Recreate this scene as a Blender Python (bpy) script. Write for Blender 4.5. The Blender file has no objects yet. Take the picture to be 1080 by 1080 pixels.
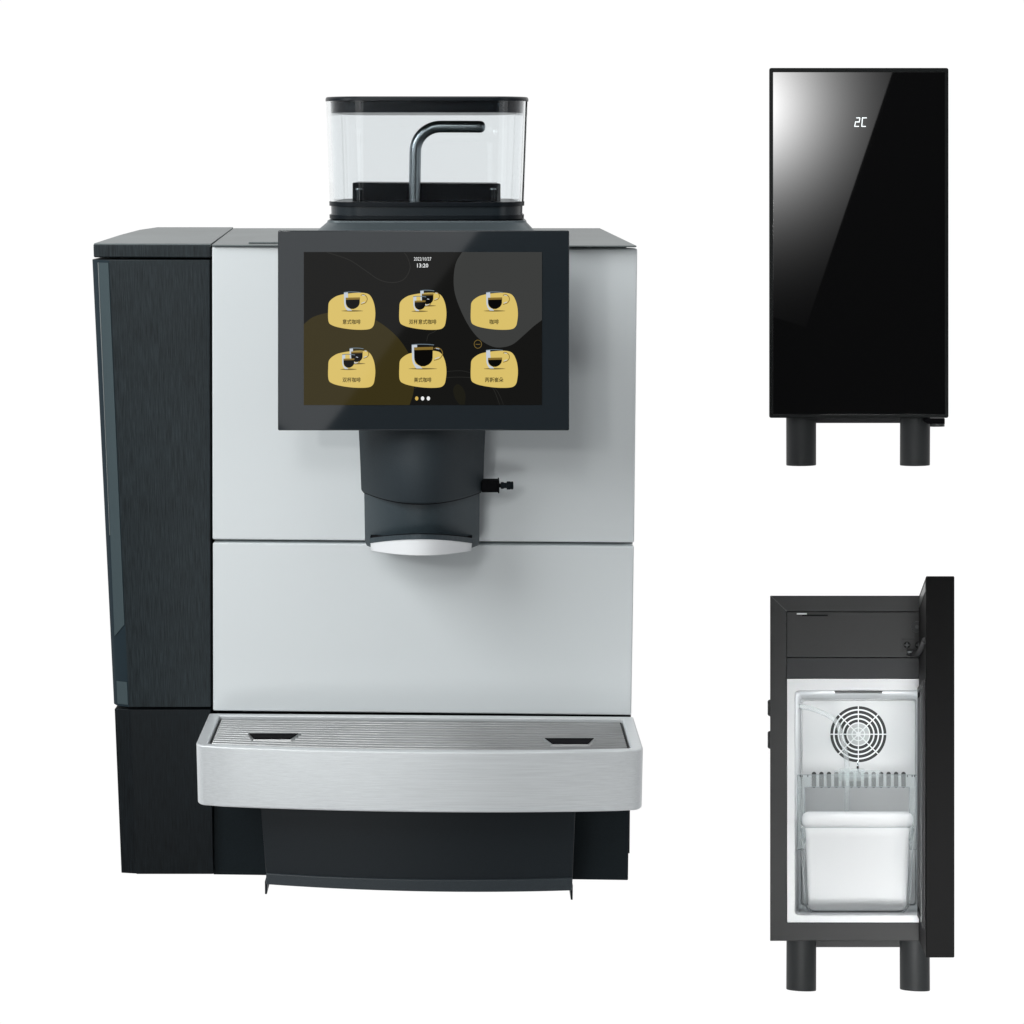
import bpy, bmesh, math
from mathutils import Vector, Matrix

SC = bpy.context.scene
COL = SC.collection
PI = math.pi
# ------------------------------------------------------------------ camera
FP = 1950.0                       # focal length in pixels of the 1080 frame
CX, CY = 480.0, 540.0             # principal point
PITCH = math.atan(381 / FP)
R = Vector((1, 0, 0))
F = Vector((0, math.cos(PITCH), -math.sin(PITCH)))
U = Vector((0, math.sin(PITCH), math.cos(PITCH)))
CAM = Vector((0, -1.58685, 0.65110))

cd = bpy.data.cameras.new('camera')
cam = bpy.data.objects.new('camera', cd); COL.objects.link(cam)
cam.location = CAM
cam.rotation_euler = (PI / 2 - PITCH, 0, 0)
cd.sensor_width = 36; cd.lens = 36 * FP / 1080
cd.shift_x = (540 - CX) / 1080
cd.clip_start = 0.01; cd.clip_end = 100
SC.camera = cam

def ray(x, y): return (x - CX) / FP * R - (y - CY) / FP * U + F
def PY(x, y, Y):
    r = ray(x, y); return CAM + r * ((Y - CAM.y) / r.y)
def PZ(x, y, Z):
    r = ray(x, y); return CAM + r * ((Z - CAM.z) / r.z)

class Frame:
    """measured front plane of one object: X right, Y depth, Z up"""
    def __init__(s, vx, vy, dist, ox, oy):
        s.d = ray(vx, vy).normalized(); s.r = s.d.cross(U).normalized(); s.u = s.r.cross(s.d)
        s.c = CAM + s.d * dist
        s.o = s.P(ox, oy, 0)
        s.M = Matrix.Identity(4)
        for i, a in enumerate((s.r, s.d, s.u, s.o)):
            for j in range(3): s.M[j][i] = a[j]
    def P(s, x, y, depth=0.0):
        r = ray(x, y); t = ((s.c - CAM).dot(s.d) + depth) / r.dot(s.d)
        return CAM + r * t

class YFrame:
    def P(s, x, y, depth=0.0): return PY(x, y, depth)
    d = Vector((0, 1, 0)); r = Vector((1, 0, 0)); u = Vector((0, 0, 1))
YF = YFrame()

# ------------------------------------------------------------------ materials
MATS = {}
def mat(name, col, rough=0.5, metal=0.0, spec=0.5, ior=None, trans=0.0, emis=None, estr=1.0,
        brush=None, bamt=0.25, bump=0.0, grain=None, gamt=0.1, coat=0.0, alpha=1.0, rvar=0.0, mottle=0.0):
    m = bpy.data.materials.new(name); m.use_nodes = True
    nt = m.node_tree; b = nt.nodes['Principled BSDF']; L = nt.links
    b.inputs['Base Color'].default_value = (*col, 1)
    b.inputs['Roughness'].default_value = rough
    b.inputs['Metallic'].default_value = metal
    b.inputs['Specular IOR Level'].default_value = spec
    if ior: b.inputs['IOR'].default_value = ior
    b.inputs['Transmission Weight'].default_value = trans
    b.inputs['Coat Weight'].default_value = coat
    b.inputs['Coat Roughness'].default_value = 0.08
    if emis:
        b.inputs['Emission Color'].default_value = (*emis, 1); b.inputs['Emission Strength'].default_value = estr
    if brush or grain or mottle:
        tc = nt.nodes.new('ShaderNodeTexCoord')
        src = None
        def noise(scale, detail=4, rough_=0.6):
            mp = nt.nodes.new('ShaderNodeMapping'); mp.inputs['Scale'].default_value = scale
            L.new(tc.outputs['Object'], mp.inputs[0])
            n = nt.nodes.new('ShaderNodeTexNoise'); n.inputs['Scale'].default_value = 1
            n.inputs['Detail'].default_value = detail; n.inputs['Roughness'].default_value = rough_
            L.new(mp.outputs[0], n.inputs['Vector']); return n.outputs['Fac']
        def ramp(fac, lo, hi):
            r = nt.nodes.new('ShaderNodeMapRange'); r.inputs[1].default_value = 0.25; r.inputs[2].default_value = 0.75
            r.inputs[3].default_value = lo; r.inputs[4].default_value = hi
            L.new(fac, r.inputs[0]); return r.outputs[0]
        def mul(a, b_):
            x = nt.nodes.new('ShaderNodeMath'); x.operation = 'MULTIPLY'; L.new(a, x.inputs[0]); L.new(b_, x.inputs[1]); return x.outputs[0]
        fac = None; hf = None
        if brush:
            hf = noise(brush, 6, 0.7); fac = ramp(hf, 1 - bamt, 1 + bamt)
        if grain:
            g = noise((grain, grain, grain), 2); hf = hf or g
            gr = ramp(g, 1 - gamt, 1 + gamt); fac = mul(fac, gr) if fac else gr
        if mottle:
            g = ramp(noise((9, 9, 9), 3), 1 - mottle, 1 + mottle); fac = mul(fac, g) if fac else g
        vm = nt.nodes.new('ShaderNodeVectorMath'); vm.operation = 'SCALE'
        vm.inputs[0].default_value = col; L.new(fac, vm.inputs['Scale'])
        L.new(vm.outputs[0], b.inputs['Base Color'])
        if rvar and hf:
            L.new(ramp(hf, rough - rvar, rough + rvar), b.inputs['Roughness'])
        if bump and hf:
            bp = nt.nodes.new('ShaderNodeBump'); bp.inputs['Strength'].default_value = bump; bp.inputs['Distance'].default_value = 0.0004
            L.new(hf, bp.inputs['Height']); L.new(bp.outputs[0], b.inputs['Normal'])
    MATS[name] = m
    return m

V_BR = (1300, 1300, 45); H_BR = (14, 900, 900)
mat('anthracite_brushed', (.0165, .0235, .027), .46, .25, spec=.28, brush=V_BR, bamt=.95, bump=.25, rvar=.08, mottle=.12)
mat('anthracite_base', (.0065, .0095, .0115), .48, .2, spec=.22, brush=V_BR, bamt=.95, bump=.2, rvar=.08, mottle=.15)
mat('anthracite_top_lit', (.155, .18, .182), .42, .4, brush=(30, 700, 30), bamt=.25, bump=.1, mottle=.15)  # same dark metal, base lightened to carry the backdrop's reflection on top faces
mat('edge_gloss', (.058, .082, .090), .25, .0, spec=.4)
mat('edge_highlight', (.20, .22, .22), .35, .0, spec=.3)
mat('column_side', (.018, .030, .038), .55, .0, spec=.12)
mat('grate_dark', (.035, .035, .035), .6, 0, spec=.2)
mat('matte_black', (.007, .012, .015), .55, 0, spec=.15, grain=700, gamt=.2)
mat('gap_black', (.003, .003, .004), .8, spec=.1)
mat('silver_paint', (.74, .785, .795), .36, .0, spec=.45, grain=1500, gamt=.015)
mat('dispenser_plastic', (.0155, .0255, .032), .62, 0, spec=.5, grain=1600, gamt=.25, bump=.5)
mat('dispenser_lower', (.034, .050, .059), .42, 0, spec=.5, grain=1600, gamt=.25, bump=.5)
mat('spout_white', (.84, .86, .87), .5, 0, spec=.3)
mat('steel_brushed', (.70, .73, .74), .36, .25, brush=H_BR, bamt=.10, bump=.25, rvar=.06, mottle=.03)
mat('steel_grate', (.40, .41, .41), .33, .8, brush=(25, 900, 900), bamt=.18, bump=.3, mottle=.15)
mat('chrome', (.62, .65, .67), .12, 1.0)
mat('tube_steel', (.30, .34, .36), .3, 1.0, brush=(300, 300, 20), bamt=.1)
mat('display_glass', (.016, .021, .025), .04, 0, ior=1.45)
mat('drawer_plastic', (.014, .019, .023), .45, 0, spec=.3, grain=1500, gamt=.2)
mat('drawer_lip', (.040, .050, .057), .4, 0, spec=.4, grain=1500, gamt=.2)
mat('hopper_clear', (.905, .93, .94), .02, 0, ior=1.49, trans=1.0)
mat('hopper_dark', (.004, .007, .010), .35, 0, spec=.2)
mat('hopper_smoke', (.018, .025, .03), .25, 0, spec=.4)
mat('hopper_lid', (.006, .010, .014), .3, 0, spec=.3)
mat('pedestal', (.10, .125, .135), .4, .2, grain=900, gamt=.1)
mat('fridge_black', (.030, .032, .034), .5, 0, spec=.25, grain=1400, gamt=.12)
mat('fridge_face', (.035, .036, .036), .5, 0, spec=.25, grain=1400, gamt=.12)
mat('fridge_leg', (.036, .039, .040), .55, 0, spec=.3, grain=1400, gamt=.1)
mat('door_side', (.0035, .0035, .0036), .55, 0, spec=.08, grain=1400, gamt=.15)
mat('door_frame', (.007, .009, .009), .4, 0, spec=.12)
mat('door_glass', (.0025, .0026, .0027), .015, 0, ior=1.75)
mat('rubber', (.008, .008, .009), .6)
mat('liner_white', (.80, .82, .83), .35, 0)
mat('liner_back', (.60, .61, .612), .45, 0)
mat('vent_dark', (.010, .012, .012), .6)
mat('slot_dark', (.02, .022, .022), .6)
mat('hub_grey', (.42, .44, .44), .5)
mat('grille_light', (.72, .74, .74), .4)
mat('can_white', (.77, .785, .79), .5, 0, spec=.3)
mat('can_rim', (.42, .45, .46), .2, 0)
mat('led', (.8, .85, .86), .4, emis=(.85, .95, .97), estr=.85)
mat('stud_grey', (.06, .065, .065), .35, .3)
mat('light_strip', (.75, .78, .78), .3)
mat('light_lip', (.25, .27, .28), .3, .4)
def clear(name, tint, amt):
    m = bpy.data.materials.new(name); m.use_nodes = True; nt = m.node_tree
    b = nt.nodes['Principled BSDF']; o = nt.nodes['Material Output']
    b.inputs['Base Color'].default_value = (*tint, 1); b.inputs['Roughness'].default_value = .12
    t = nt.nodes.new('ShaderNodeBsdfTransparent'); t.inputs[0].default_value = (.96, .98, .98, 1)
    mx = nt.nodes.new('ShaderNodeMixShader'); mx.inputs[0].default_value = amt
    nt.links.new(t.outputs[0], mx.inputs[1]); nt.links.new(b.outputs[0], mx.inputs[2]); nt.links.new(mx.outputs[0], o.inputs[0])
    MATS[name] = m
clear('clear_plastic', (.56, .59, .59), .18)
mat('clear_edge', (.26, .29, .30), .2)
clear('clear_hose', (.60, .61, .61), .30)
# screen colours (a lit screen)
def scr(name, col, k=1.0):
    mat(name, tuple(c * .02 for c in col), .04, 0, ior=1.45, spec=.12, emis=col, estr=k)
def srgb(r, g, b):
    return tuple(((c / 255) / 12.92 if c / 255 <= .04045 else ((c / 255 + .055) / 1.055) ** 2.4) for c in (r, g, b))
scr('scr_bg', srgb(22, 22, 21)); scr('scr_olive', srgb(56, 49, 24)); scr('scr_grey', srgb(60, 61, 60))
scr('scr_yellow', srgb(216, 190, 106)); scr('scr_text', srgb(8, 7, 4)); scr('scr_white', srgb(236, 238, 238))
scr('scr_coffee', srgb(10, 9, 8)); scr('scr_crema', srgb(132, 108, 50)); scr('scr_glass', srgb(196, 204, 212))
scr('scr_line', srgb(42, 42, 40)); scr('scr_gold', srgb(120, 100, 50)); scr('scr_shadow', srgb(120, 103, 58))
scr('scr_amber', srgb(205, 172, 88)); scr('scr_blue', srgb(110, 125, 135)); scr('scr_olive_dim', srgb(30, 29, 22))

# ------------------------------------------------------------------ object helpers
def empty(name, M, label, cat, group=None):
    o = bpy.data.objects.new(name, None); COL.objects.link(o); o.matrix_world = M
    o.empty_display_size = .05
    o['label'] = label; o['category'] = cat
    if group: o['group'] = group
    ROOTM[o.name] = M.copy()
    return o
ROOTM = {}
def rootm(o):
    while o.parent: o = o.parent
    return ROOTM[o.name]

class MB:
    """collects shapes given in world coordinates; builds ONE mesh object"""
    def __init__(s): s.v = []; s.f = []; s.m = []; s.mats = []
    def mi(s, name):
        if name not in s.mats: s.mats.append(name)
        return s.mats.index(name)
    def add(s, verts, faces, m):
        k = len(s.v); i = s.mi(m)
        s.v += [Vector(p) for p in verts]; s.f += [tuple(a + k for a in f) for f in faces]; s.m += [i] * len(faces)
        return s
    def loft(s, loops, m, cap0=True, cap1=True, closed=False, ms=None):
        n = len(loops[0]); vs = [p for l in loops for p in l]
        rng = len(loops) if closed else len(loops) - 1
        for k in range(rng):
            k2 = (k + 1) % len(loops)
            fs = [(k * n + i, k * n + (i + 1) % n, k2 * n + (i + 1) % n, k2 * n + i) for i in range(n)]
            s.add2(vs, fs, ms[k] if ms else m)
        if cap0 and not closed: s.add2(vs, [tuple(range(n))[::-1]], ms[0] if ms else m)
        if cap1 and not closed: s.add2(vs, [tuple((len(loops) - 1) * n + i for i in range(n))], ms[-1] if ms else m)
        return s
    def add2(s, vs, fs, m):
        used = sorted({a for f in fs for a in f}); mp = {a: i for i, a in enumerate(used)}
        s.add([vs[a] for a in used], [tuple(mp[a] for a in f) for f in fs], m)
    def prism(s, fr, pts, d0, d1, m):
        a = [fr.P(x, y, d0) for x, y in pts]; b = [p + fr.d * (d1 - d0) for p in a]
        return s.loft([a, b], m)
    def box(s, c0, c1, m):
        x0, y0, z0 = c0; x1, y1, z1 = c1
        q = [(x0, y0), (x1, y0), (x1, y1), (x0, y1)]
        return s.loft([[Vector((x, y, z0)) for x, y in q], [Vector((x, y, z1)) for x, y in q]], m)
    def tube(s, path, rad, m, n=20, caps=True):
        path = [Vector(p) for p in path]; rads = rad if isinstance(rad, (list, tuple)) else [rad] * len(path)
        loops = []; prev = None
        for i, p in enumerate(path):
            t = (path[min(i + 1, len(path) - 1)] - path[max(i - 1, 0)]).normalized()
            if prev is None:
                a = t.orthogonal().normalized()
            else:
                a = (prev - t * prev.dot(t)).normalized()
            prev = a; b = t.cross(a)
            loops.append([p + (a * math.cos(2 * PI * k / n) + b * math.sin(2 * PI * k / n)) * rads[i] for k in range(n)])
        return s.loft(loops, m, caps, caps)
    def flat(s, fr, pts, d, m):
        return s.add([fr.P(x, y, d) for x, y in pts], [tuple(range(len(pts)))], m)
    def build(s, name, parent, bevel=0, seg=3, smooth=None, weld=True):
        me = bpy.data.meshes.new(name); inv = rootm(parent).inverted()
        me.from_pydata([tuple(inv @ p) for p in s.v], [], s.f)
        for n in s.mats: me.materials.append(MATS[n])
        for p, i in zip(me.polygons, s.m): p.material_index = i
        bm = bmesh.new(); bm.from_mesh(me)
        if weld: bmesh.ops.remove_doubles(bm, verts=bm.verts, dist=1e-6)
        if weld: bmesh.ops.recalc_face_normals(bm, faces=bm.faces)
        bm.to_mesh(me); bm.free()
        o = bpy.data.objects.new(name, me); COL.objects.link(o); o.parent = parent
        if bevel:
            md = o.modifiers.new('bevel', 'BEVEL'); md.width = bevel; md.segments = seg; md.limit_method = 'ANGLE'
            md.angle_limit = math.radians(35); md.harden_normals = True
        if smooth is not None or bevel:
            me.polygons.foreach_set('use_smooth', [True] * len(me.polygons))
            me.set_sharp_from_angle(angle=math.radians(smooth if smooth is not None else 35))
        return o

def rr(x0, y0, x1, y1, r, n=6):
    """rounded rectangle in pixels, clockwise from the top left corner"""
    if not isinstance(r, (tuple, list)): r = (r,) * 4
    pts = []
    for (cx, cy, a0), q in zip(((x0 + r[0], y0 + r[0], PI), (x1 - r[1], y0 + r[1], 1.5 * PI), (x1 - r[2], y1 - r[2], 0), (x0 + r[3], y1 - r[3], .5 * PI)), r):
        for k in range(n + 1):
            a = a0 + k / n * PI / 2
            pts.append((cx + q * math.cos(a), cy + q * math.sin(a)))
    return pts
def lerp(a, b, t): return a + (b - a) * t

# ================================================================== COFFEE MACHINE
mach = empty('coffee_machine', Matrix.Translation((-.075, .16, 0)),
             'large automatic coffee machine with silver front panels, dark brushed side column and lit touch screen', 'coffee machine')
ZT = PY(672, 258, 0).z
# housing behind the panels
mb = MB()
zb = PY(440, 926, .012).z
hx0, hx1 = PY(226, 500, .012).x, PY(662, 900, .018).x - .004
fl = [PZ(222, 259.5, ZT - .006), ]
mb.box((hx0 - .02, .018, .10), (hx1 - .004, .335, ZT - .004), 'matte_black')
mb.build('housing', mach, bevel=.002)
# top plate, with seams
tz = ZT
def top_piece(name, pts, z0, z1, m):
    b = MB(); a = [PZ(x, y, z0) for x, y in pts]
    b.loft([a, [p + Vector((0, 0, z1 - z0)) for p in a]], m); return b.build(name, mach, bevel=.0012)
top_piece('top_plate', [(223, 258.2), (671.5, 259), (633, 240.6), (246, 240.6)][::-1], tz, tz - .0014, 'anthracite_top_lit')
top_piece('service_lid', [(262, 255.2), (335, 255.2), (344, 246), (275, 246)][::-1], tz + .0015, tz, 'anthracite_top_lit')
# silver panels
def panel(name, c, m='silver_paint'):
    b = MB(); b.prism(YF, c, 0, .014, m); return b.build(name, mach, bevel=.0016)
panel('upper_front_panel', [(223.5, 259.9), (672.3, 262), (669, 572.6), (224, 569.2)])
panel('lower_front_panel', [(224.3, 572.4), (668.8, 576.0), (666, 754.6), (224.6, 750)])
mb = MB(); mb.prism(YF, [(222, 262), (670, 262), (664, 900), (223, 900)], .0145, .0175, 'gap_black'); mb.build('panel_backing', mach)

# left column -------------------------------------------------------
def col_loop(y, xs, depths=(0, 0, .004, .010), back=.335):
    """plan outline at image row y: right front corner, left front corner, chamfer, outer edge, back"""
    p = [PY(x, y, d) for x, d in zip(xs, depths)]
    z = p[0].z
    p = [Vector((q.x, q.y, z)) for q in p]
    p.append(Vector((p[3].x + .012, back, z))); p.append(Vector((p[0].x, back, z)))
    return p
mb = MB()
capf = [(222, 258.0), (98.5, 257.5)]
lo = [PZ(*q, tz) for q in ((222, 258), (98.2, 257.6), (126, 248.6), (147, 243.2), (166, 240.4), (246, 240.4))]
hz = PY(98, 272, 0).z
mb.loft([lo, [Vector((p.x, p.y, hz)) for p in lo]], 'anthracite_brushed')
cap = mb.build('column_cap', mach, bevel=.0012)
mb = MB(); mb.loft([[p + Vector((0, 0, .0008)) + Vector((.0006 if i in (1, 2) else 0, .0012 if i < 2 else 0, 0)) for i, p in enumerate(lo)], [p + Vector((0, 0, -.002)) for p in lo]], 'anthracite_top_lit')
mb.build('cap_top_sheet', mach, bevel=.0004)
mb = MB()
c0 = col_loop(274, (221.3, 115, 103.6, 97.2)); c1 = col_loop(746, (222.3, 136, 123.6, 120.2))
mb.loft([c0, c1], 'anthracite_brushed')
colm = mb.build('side_column', mach, bevel=.0008)
def side_skin(o, name):
    o.data.materials.append(MATS[name]); k = len(o.data.materials) - 1
    for p in o.data.polygons:
        if p.normal.x < -.12 and abs(p.normal.z) < .5: p.material_index = k
side_skin(colm, 'column_side')
# glossy strips on the column chamfer, side reflection put into their colour
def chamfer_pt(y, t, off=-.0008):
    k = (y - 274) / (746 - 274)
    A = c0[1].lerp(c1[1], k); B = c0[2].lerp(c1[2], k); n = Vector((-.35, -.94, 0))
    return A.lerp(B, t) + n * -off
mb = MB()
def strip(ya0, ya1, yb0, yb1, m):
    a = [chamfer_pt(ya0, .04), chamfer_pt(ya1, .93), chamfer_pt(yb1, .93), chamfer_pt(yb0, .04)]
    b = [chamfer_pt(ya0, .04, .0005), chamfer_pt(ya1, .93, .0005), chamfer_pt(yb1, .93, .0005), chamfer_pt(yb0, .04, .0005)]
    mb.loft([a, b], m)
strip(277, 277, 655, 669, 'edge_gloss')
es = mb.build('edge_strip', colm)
mb = MB(); mb.loft([[chamfer_pt(277, .95), chamfer_pt(277, 1.02), chamfer_pt(560, 1.0), chamfer_pt(560, .96)], [chamfer_pt(277, .95, .0005), chamfer_pt(277, 1.02, .0005), chamfer_pt(560, 1.0, .0005), chamfer_pt(560, .96, .0005)]], 'edge_highlight'); mb.build('highlight_line', es)  # thin pale line painting the highlight along the strip's outer edge
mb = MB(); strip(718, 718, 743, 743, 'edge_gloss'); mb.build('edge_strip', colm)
mb = MB()
c0b = col_loop(748.6, (222.3, 137, 136.5, 120.8), (0, 0, .0010, .0030)); c1b = col_loop(922, (224.9, 144, 143.6, 128), (0, 0, .0010, .0030))
mb.loft([c0b, c1b], 'anthracite_base')
cb = mb.build('column_base', mach, bevel=.0007)

# black plinth under the panels, drawer ------------------------------
mb = MB(); mb.prism(YF, [(224.8, 760), (664.5, 760), (662.5, 928.6), (224.8, 922.6)], .006, .33, 'matte_black')
mb.build('plinth', mach, bevel=.001)
def bow(x, x0, x1, depth, lift=0): t = (x - (x0 + x1) / 2) / ((x1 - x0) / 2); return -depth * (1 - t * t)
def drawer(rows, m, name, back=.004, base=-.045, bowd=.009, n=16, sx=0):
    b = MB(); loops = []
    for (xl, xr, yl, yr) in rows:
        lp = []
        for k in range(n + 1):
            t = k / n; x = lerp(xl, xr, t); Y = base + bow(t, 0, 1, bowd)
            zl = PY(xl, yl, base).z; zr = PY(xr, yr, base).z
            p = PY(x, 900, Y); q = PY(x, lerp(yl, yr, t), Y)
            lp.append(Vector((q.x, Y, lerp(zl, zr, t))))
        lp += [Vector((lp[-1].x, back, lp[-1].z)), Vector((lp[0].x, back, lp[0].z))]
        loops.append(lp)
    b.loft(loops, m); return b.build(name, mach, bevel=.001)
dr = drawer([(274, 607.5, 840, 840), (280.5, 604, 921, 926)], 'drawer_plastic', 'waste_drawer')
lip = drawer([(280.5, 604, 921.2, 926.2), (280.5, 603.5, 933, 939.5)], 'drawer_lip', 'drawer_lip', base=-.047)
for px, y0, y1 in ((280.5, 930, 943), (603, 934, 949)):
    mb = MB(); mb.prism(YF, [(px - 1.2, y0), (px + 1.2, y0), (px + 1.0, y1), (px - 1.0, y1)], -.038, .02, 'matte_black'); mb.build('runner_foot', mach)

# drip tray ----------------------------------------------------------
TZ = PY(224, 751.5, 0).z
def tray_outline(ins_side, ins_front, ins_back, z, rc=.010, n=28):
    xl = -.2197 + ins_side; xr = .1582 - ins_side
    yl, yr, ym = -.094 + ins_front, -.106 + ins_front, -.110 + ins_front
    pts = [Vector((xr, -ins_back - .012, z)), Vector((xl, -ins_back - .002, z))]
    def fy(t): # bowed front
        return lerp(yl, yr, t) - (abs(ym) - abs((yl + yr) / 2)) * (1 - (2 * t - 1) ** 2)
    # left corner arc
    for k in range(6):
        a = k / 5 * PI / 2
        pts.append(Vector((xl + rc * (1 - math.cos(a)), fy(0) + rc * (1 - math.sin(a)), z)))
    for k in range(1, n):
        t = k / n; x = lerp(xl + rc, xr - rc, t); pts.append(Vector((x, fy((x - xl) / (xr - xl)), z)))
    for k in range(6):
        a = (1 - k / 5) * PI / 2
        pts.append(Vector((xr - rc * (1 - math.cos(a)), fy(1) + rc * (1 - math.sin(a)), z)))
    return pts
tb = PY(208, 850, -.094).z
mb = MB()
o1 = tray_outline(0, 0, 0, TZ); o0 = tray_outline(0, 0, 0, tb)
i1 = tray_outline(.0105, .0065, .006, TZ, rc=.002); i0 = tray_outline(.0105, .0065, .006, TZ - .012, rc=.002)
o1s = [p.copy() for p in o1]
mb.loft([o0, o1, i1, i0], 'steel_brushed', True, True)
tray = mb.build('drip_tray', mach, bevel=.0016)
mb = MB(); ctr = .0
ii = tray_outline(.0115, .0075, .007, TZ - .0034, rc=.002)
mb.loft([ii, [p - Vector((0, 0, .002)) for p in ii]], 'grate_dark')
nr = 13
slots = []
for (xa, xb, yc) in ((262, 314, 775.5), (575, 627, 780.5)):
    a = PZ(xa, yc, TZ); b2 = PZ(xb, yc, TZ); slots.append((a.x, b2.x, a.y))
for k in range(nr):
    t = k / (nr - 1)
    xs = [lerp(-.2070, .1452, j / 24) for j in range(25)]
    for j in range(24):
        def yat(x):
            u = (x + .2172) / .3737
            back = lerp(-.014, -.024, u) ; front = lerp(-.094, -.106, u) - .010 * (1 - (2 * u - 1) ** 2) + .0115
            return lerp(back, front, t)
        xa, xb = xs[j], xs[j + 1]; ya, yb = yat(xa), yat(xb)
        w = .0019; zz = TZ - .0034
        prof = [(-w, 0), (-w * .8, .0013), (0, .0018), (w * .8, .0013), (w, 0)]
        mb.loft([[Vector((xa, ya + q, zz + h)) for q, h in prof], [Vector((xb, yb + q, zz + h)) for q, h in prof]], 'steel_grate', j == 0, j == 23)
grate = mb.build('grate', tray, smooth=60)
for (xa, xb, yc) in slots:
    mb = MB(); zt2 = TZ - .0008
    def trap(w, h, z): # wide at the back, narrow in front, as a spout-shaped finger hole
        xm = (xa + xb) / 2
        return [Vector((xm - w, yc + h, z)), Vector((xm + w, yc + h, z)), Vector((xm + w * .72, yc - h, z)), Vector((xm - w * .72, yc - h, z))]
    hw = (xb - xa) / 2
    mb.loft([trap(hw + .003, .0105, zt2 - .003), trap(hw + .001, .0088, zt2), trap(hw - .002, .0068, zt2 - .001), trap(hw - .004, .006, zt2 - .006)], 'steel_grate', False, False)
    mb.loft([trap(hw, .0068, TZ - .0004), trap(hw, .0068, TZ - .0025)], 'gap_black', True, True)
    mb.build('finger_hole', tray)

# display -------------------------------------------------------------
class DFrame:
    tilt = math.radians(4.3); yaw = math.radians(4.5)
    d = Vector((math.sin(yaw) * math.cos(tilt), math.cos(yaw) * math.cos(tilt), -math.sin(tilt))); r = d.cross(Vector((0, 0, 1))).normalized(); u = r.cross(d)
    c = PY(446, 348, -.100)
    def P(s, x, y, depth=0.0):
        rr_ = ray(x, y); t = ((s.c - CAM).dot(s.d) + depth) / rr_.dot(s.d)
        return CAM + rr_ * t
DF = DFrame()
mb = MB(); mb.prism(DF, rr(293, 243, 600.3, 454, 1.5, 4)[::1], 0, .0085, 'display_glass')
disp = mb.build('display', mach, bevel=.0007)
mb = MB()
a = [DF.P(x, y, .009) for x, y in ((300, 249), (593, 249), (593, 447), (300, 447))]
b = [DF.P(x, y, .009) + DF.d * .022 for x, y in ((330, 270), (565, 270), (565, 425), (330, 425))]
mb.loft([a, b], 'matte_black'); mb.build('display_housing', disp, bevel=.002)
mb = MB()
a0, b0 = DF.P(385, 445, .02), DF.P(506, 262, .02)
mb.box((a0.x, -.08, a0.z), (b0.x, .012, b0.z), 'dispenser_plastic'); mb.build('display_neck', mach, bevel=.004)

# screen graphics: one mesh, thin printed layers of the lit panel
S = MB()
X0, Y0, X1, Y1 = 320.4, 265.8, 571.6, 427.2
S.prism(DF, [(X0, Y0), (X1, Y0), (X1, Y1), (X0, Y1)], -.0003, .001, 'scr_bg')
LAY = -.0003
def sp(pts, m, lay):
    S.flat(DF, pts, LAY - .00012 * lay, m)
def catmull(pts, n=8, closed=True):
    out = []; N = len(pts)
    for i in range(N if closed else N - 1):
        p = [pts[(i + j - 1) % N] if closed else pts[min(max(i + j - 1, 0), N - 1)] for j in range(4)]
        for k in range(n):
            t = k / n
            out.append(tuple(.5 * (2 * p[1][c] + (p[2][c] - p[0][c]) * t + (2 * p[0][c] - 5 * p[1][c] + 4 * p[2][c] - p[3][c]) * t * t + (3 * p[1][c] - p[0][c] - 3 * p[2][c] + p[3][c]) * t ** 3) for c in (0, 1)))
    if not closed: out.append(pts[-1])
    return out
def line(pts, w, m, lay, closed=False):
    P = catmull(pts, 8, closed); N = len(P)
    L_, R_ = [], []
    for i in range(N):
        a, b = (P[(i - 1) % N], P[(i + 1) % N]) if closed else (P[max(i - 1, 0)], P[min(i + 1, N - 1)])
        dx, dy = b[0] - a[0], b[1] - a[1]; l = math.hypot(dx, dy) or 1
        nx, ny = -dy / l * w / 2, dx / l * w / 2
        L_.append((P[i][0] + nx, P[i][1] + ny)); R_.append((P[i][0] - nx, P[i][1] - ny))
    d = LAY - .00012 * lay
    vs = [DF.P(x, y, d) for x, y in L_] + [DF.P(x, y, d) for x, y in R_]
    fs = [(i, (i + 1) % N, N + (i + 1) % N, N + i) for i in range(N if closed else N - 1)]
    S.add(vs, fs, m)
# olive disc lower left, grey blob upper right
arc = [(X0, 342), (330, 334.5), (345, 330), (360, 329), (378, 331), (395, 337), (410, 347), (422, 359), (431, 373), (436, 388), (437.3, 402), (435.5, 416), (432, Y1)]
sp([(X0, Y1)] + [arc[0]] + catmull(arc, 6, False)[1:], 'scr_olive', 1)
ga = [(487.5, Y0), (481, 277), (478.5, 292), (479.5, 308), (485, 325), (494, 343), (505, 357), (518, 365), (529, 366.4), (541, 363), (553, 353), (563, 344), (X1, 337.5)]
sp(catmull(ga, 6, False) + [(X1, Y0)], 'scr_grey', 1)
# faint curves
line([(345, 266.2), (368, 274), (385, 285), (400, 295), (414, 298), (426, 294.5), (432.5, 283), (430, 272), (426, 266.2)], .7, 'scr_line', 2)
line([(450, 360), (452, 353), (458, 350), (462, 346)], .6, 'scr_line', 2)
line([(437, 410), (452, 402), (475, 398), (500, 399), (518, 407), (527, 426.8)], .6, 'scr_line', 2)
line([(470, 392), (490, 391.5), (510, 400), (524, 412), (531, 426.8)], .5, 'scr_line', 2)
sp(catmull([(485, 426.8), (480, 420), (478, 411), (482, 405), (488, 409), (491, 417), (490, 426.8)], 5, False), 'scr_olive_dim', 1)
line([(504 + 3.9 * math.cos(a * PI / 8), 363 + 4.3 * math.sin(a * PI / 8)) for a in range(16)], .6, 'scr_gold', 3, True)
line([(501.6, 363), (504, 363.2), (506.6, 363)], .6, 'scr_gold', 3)
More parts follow.
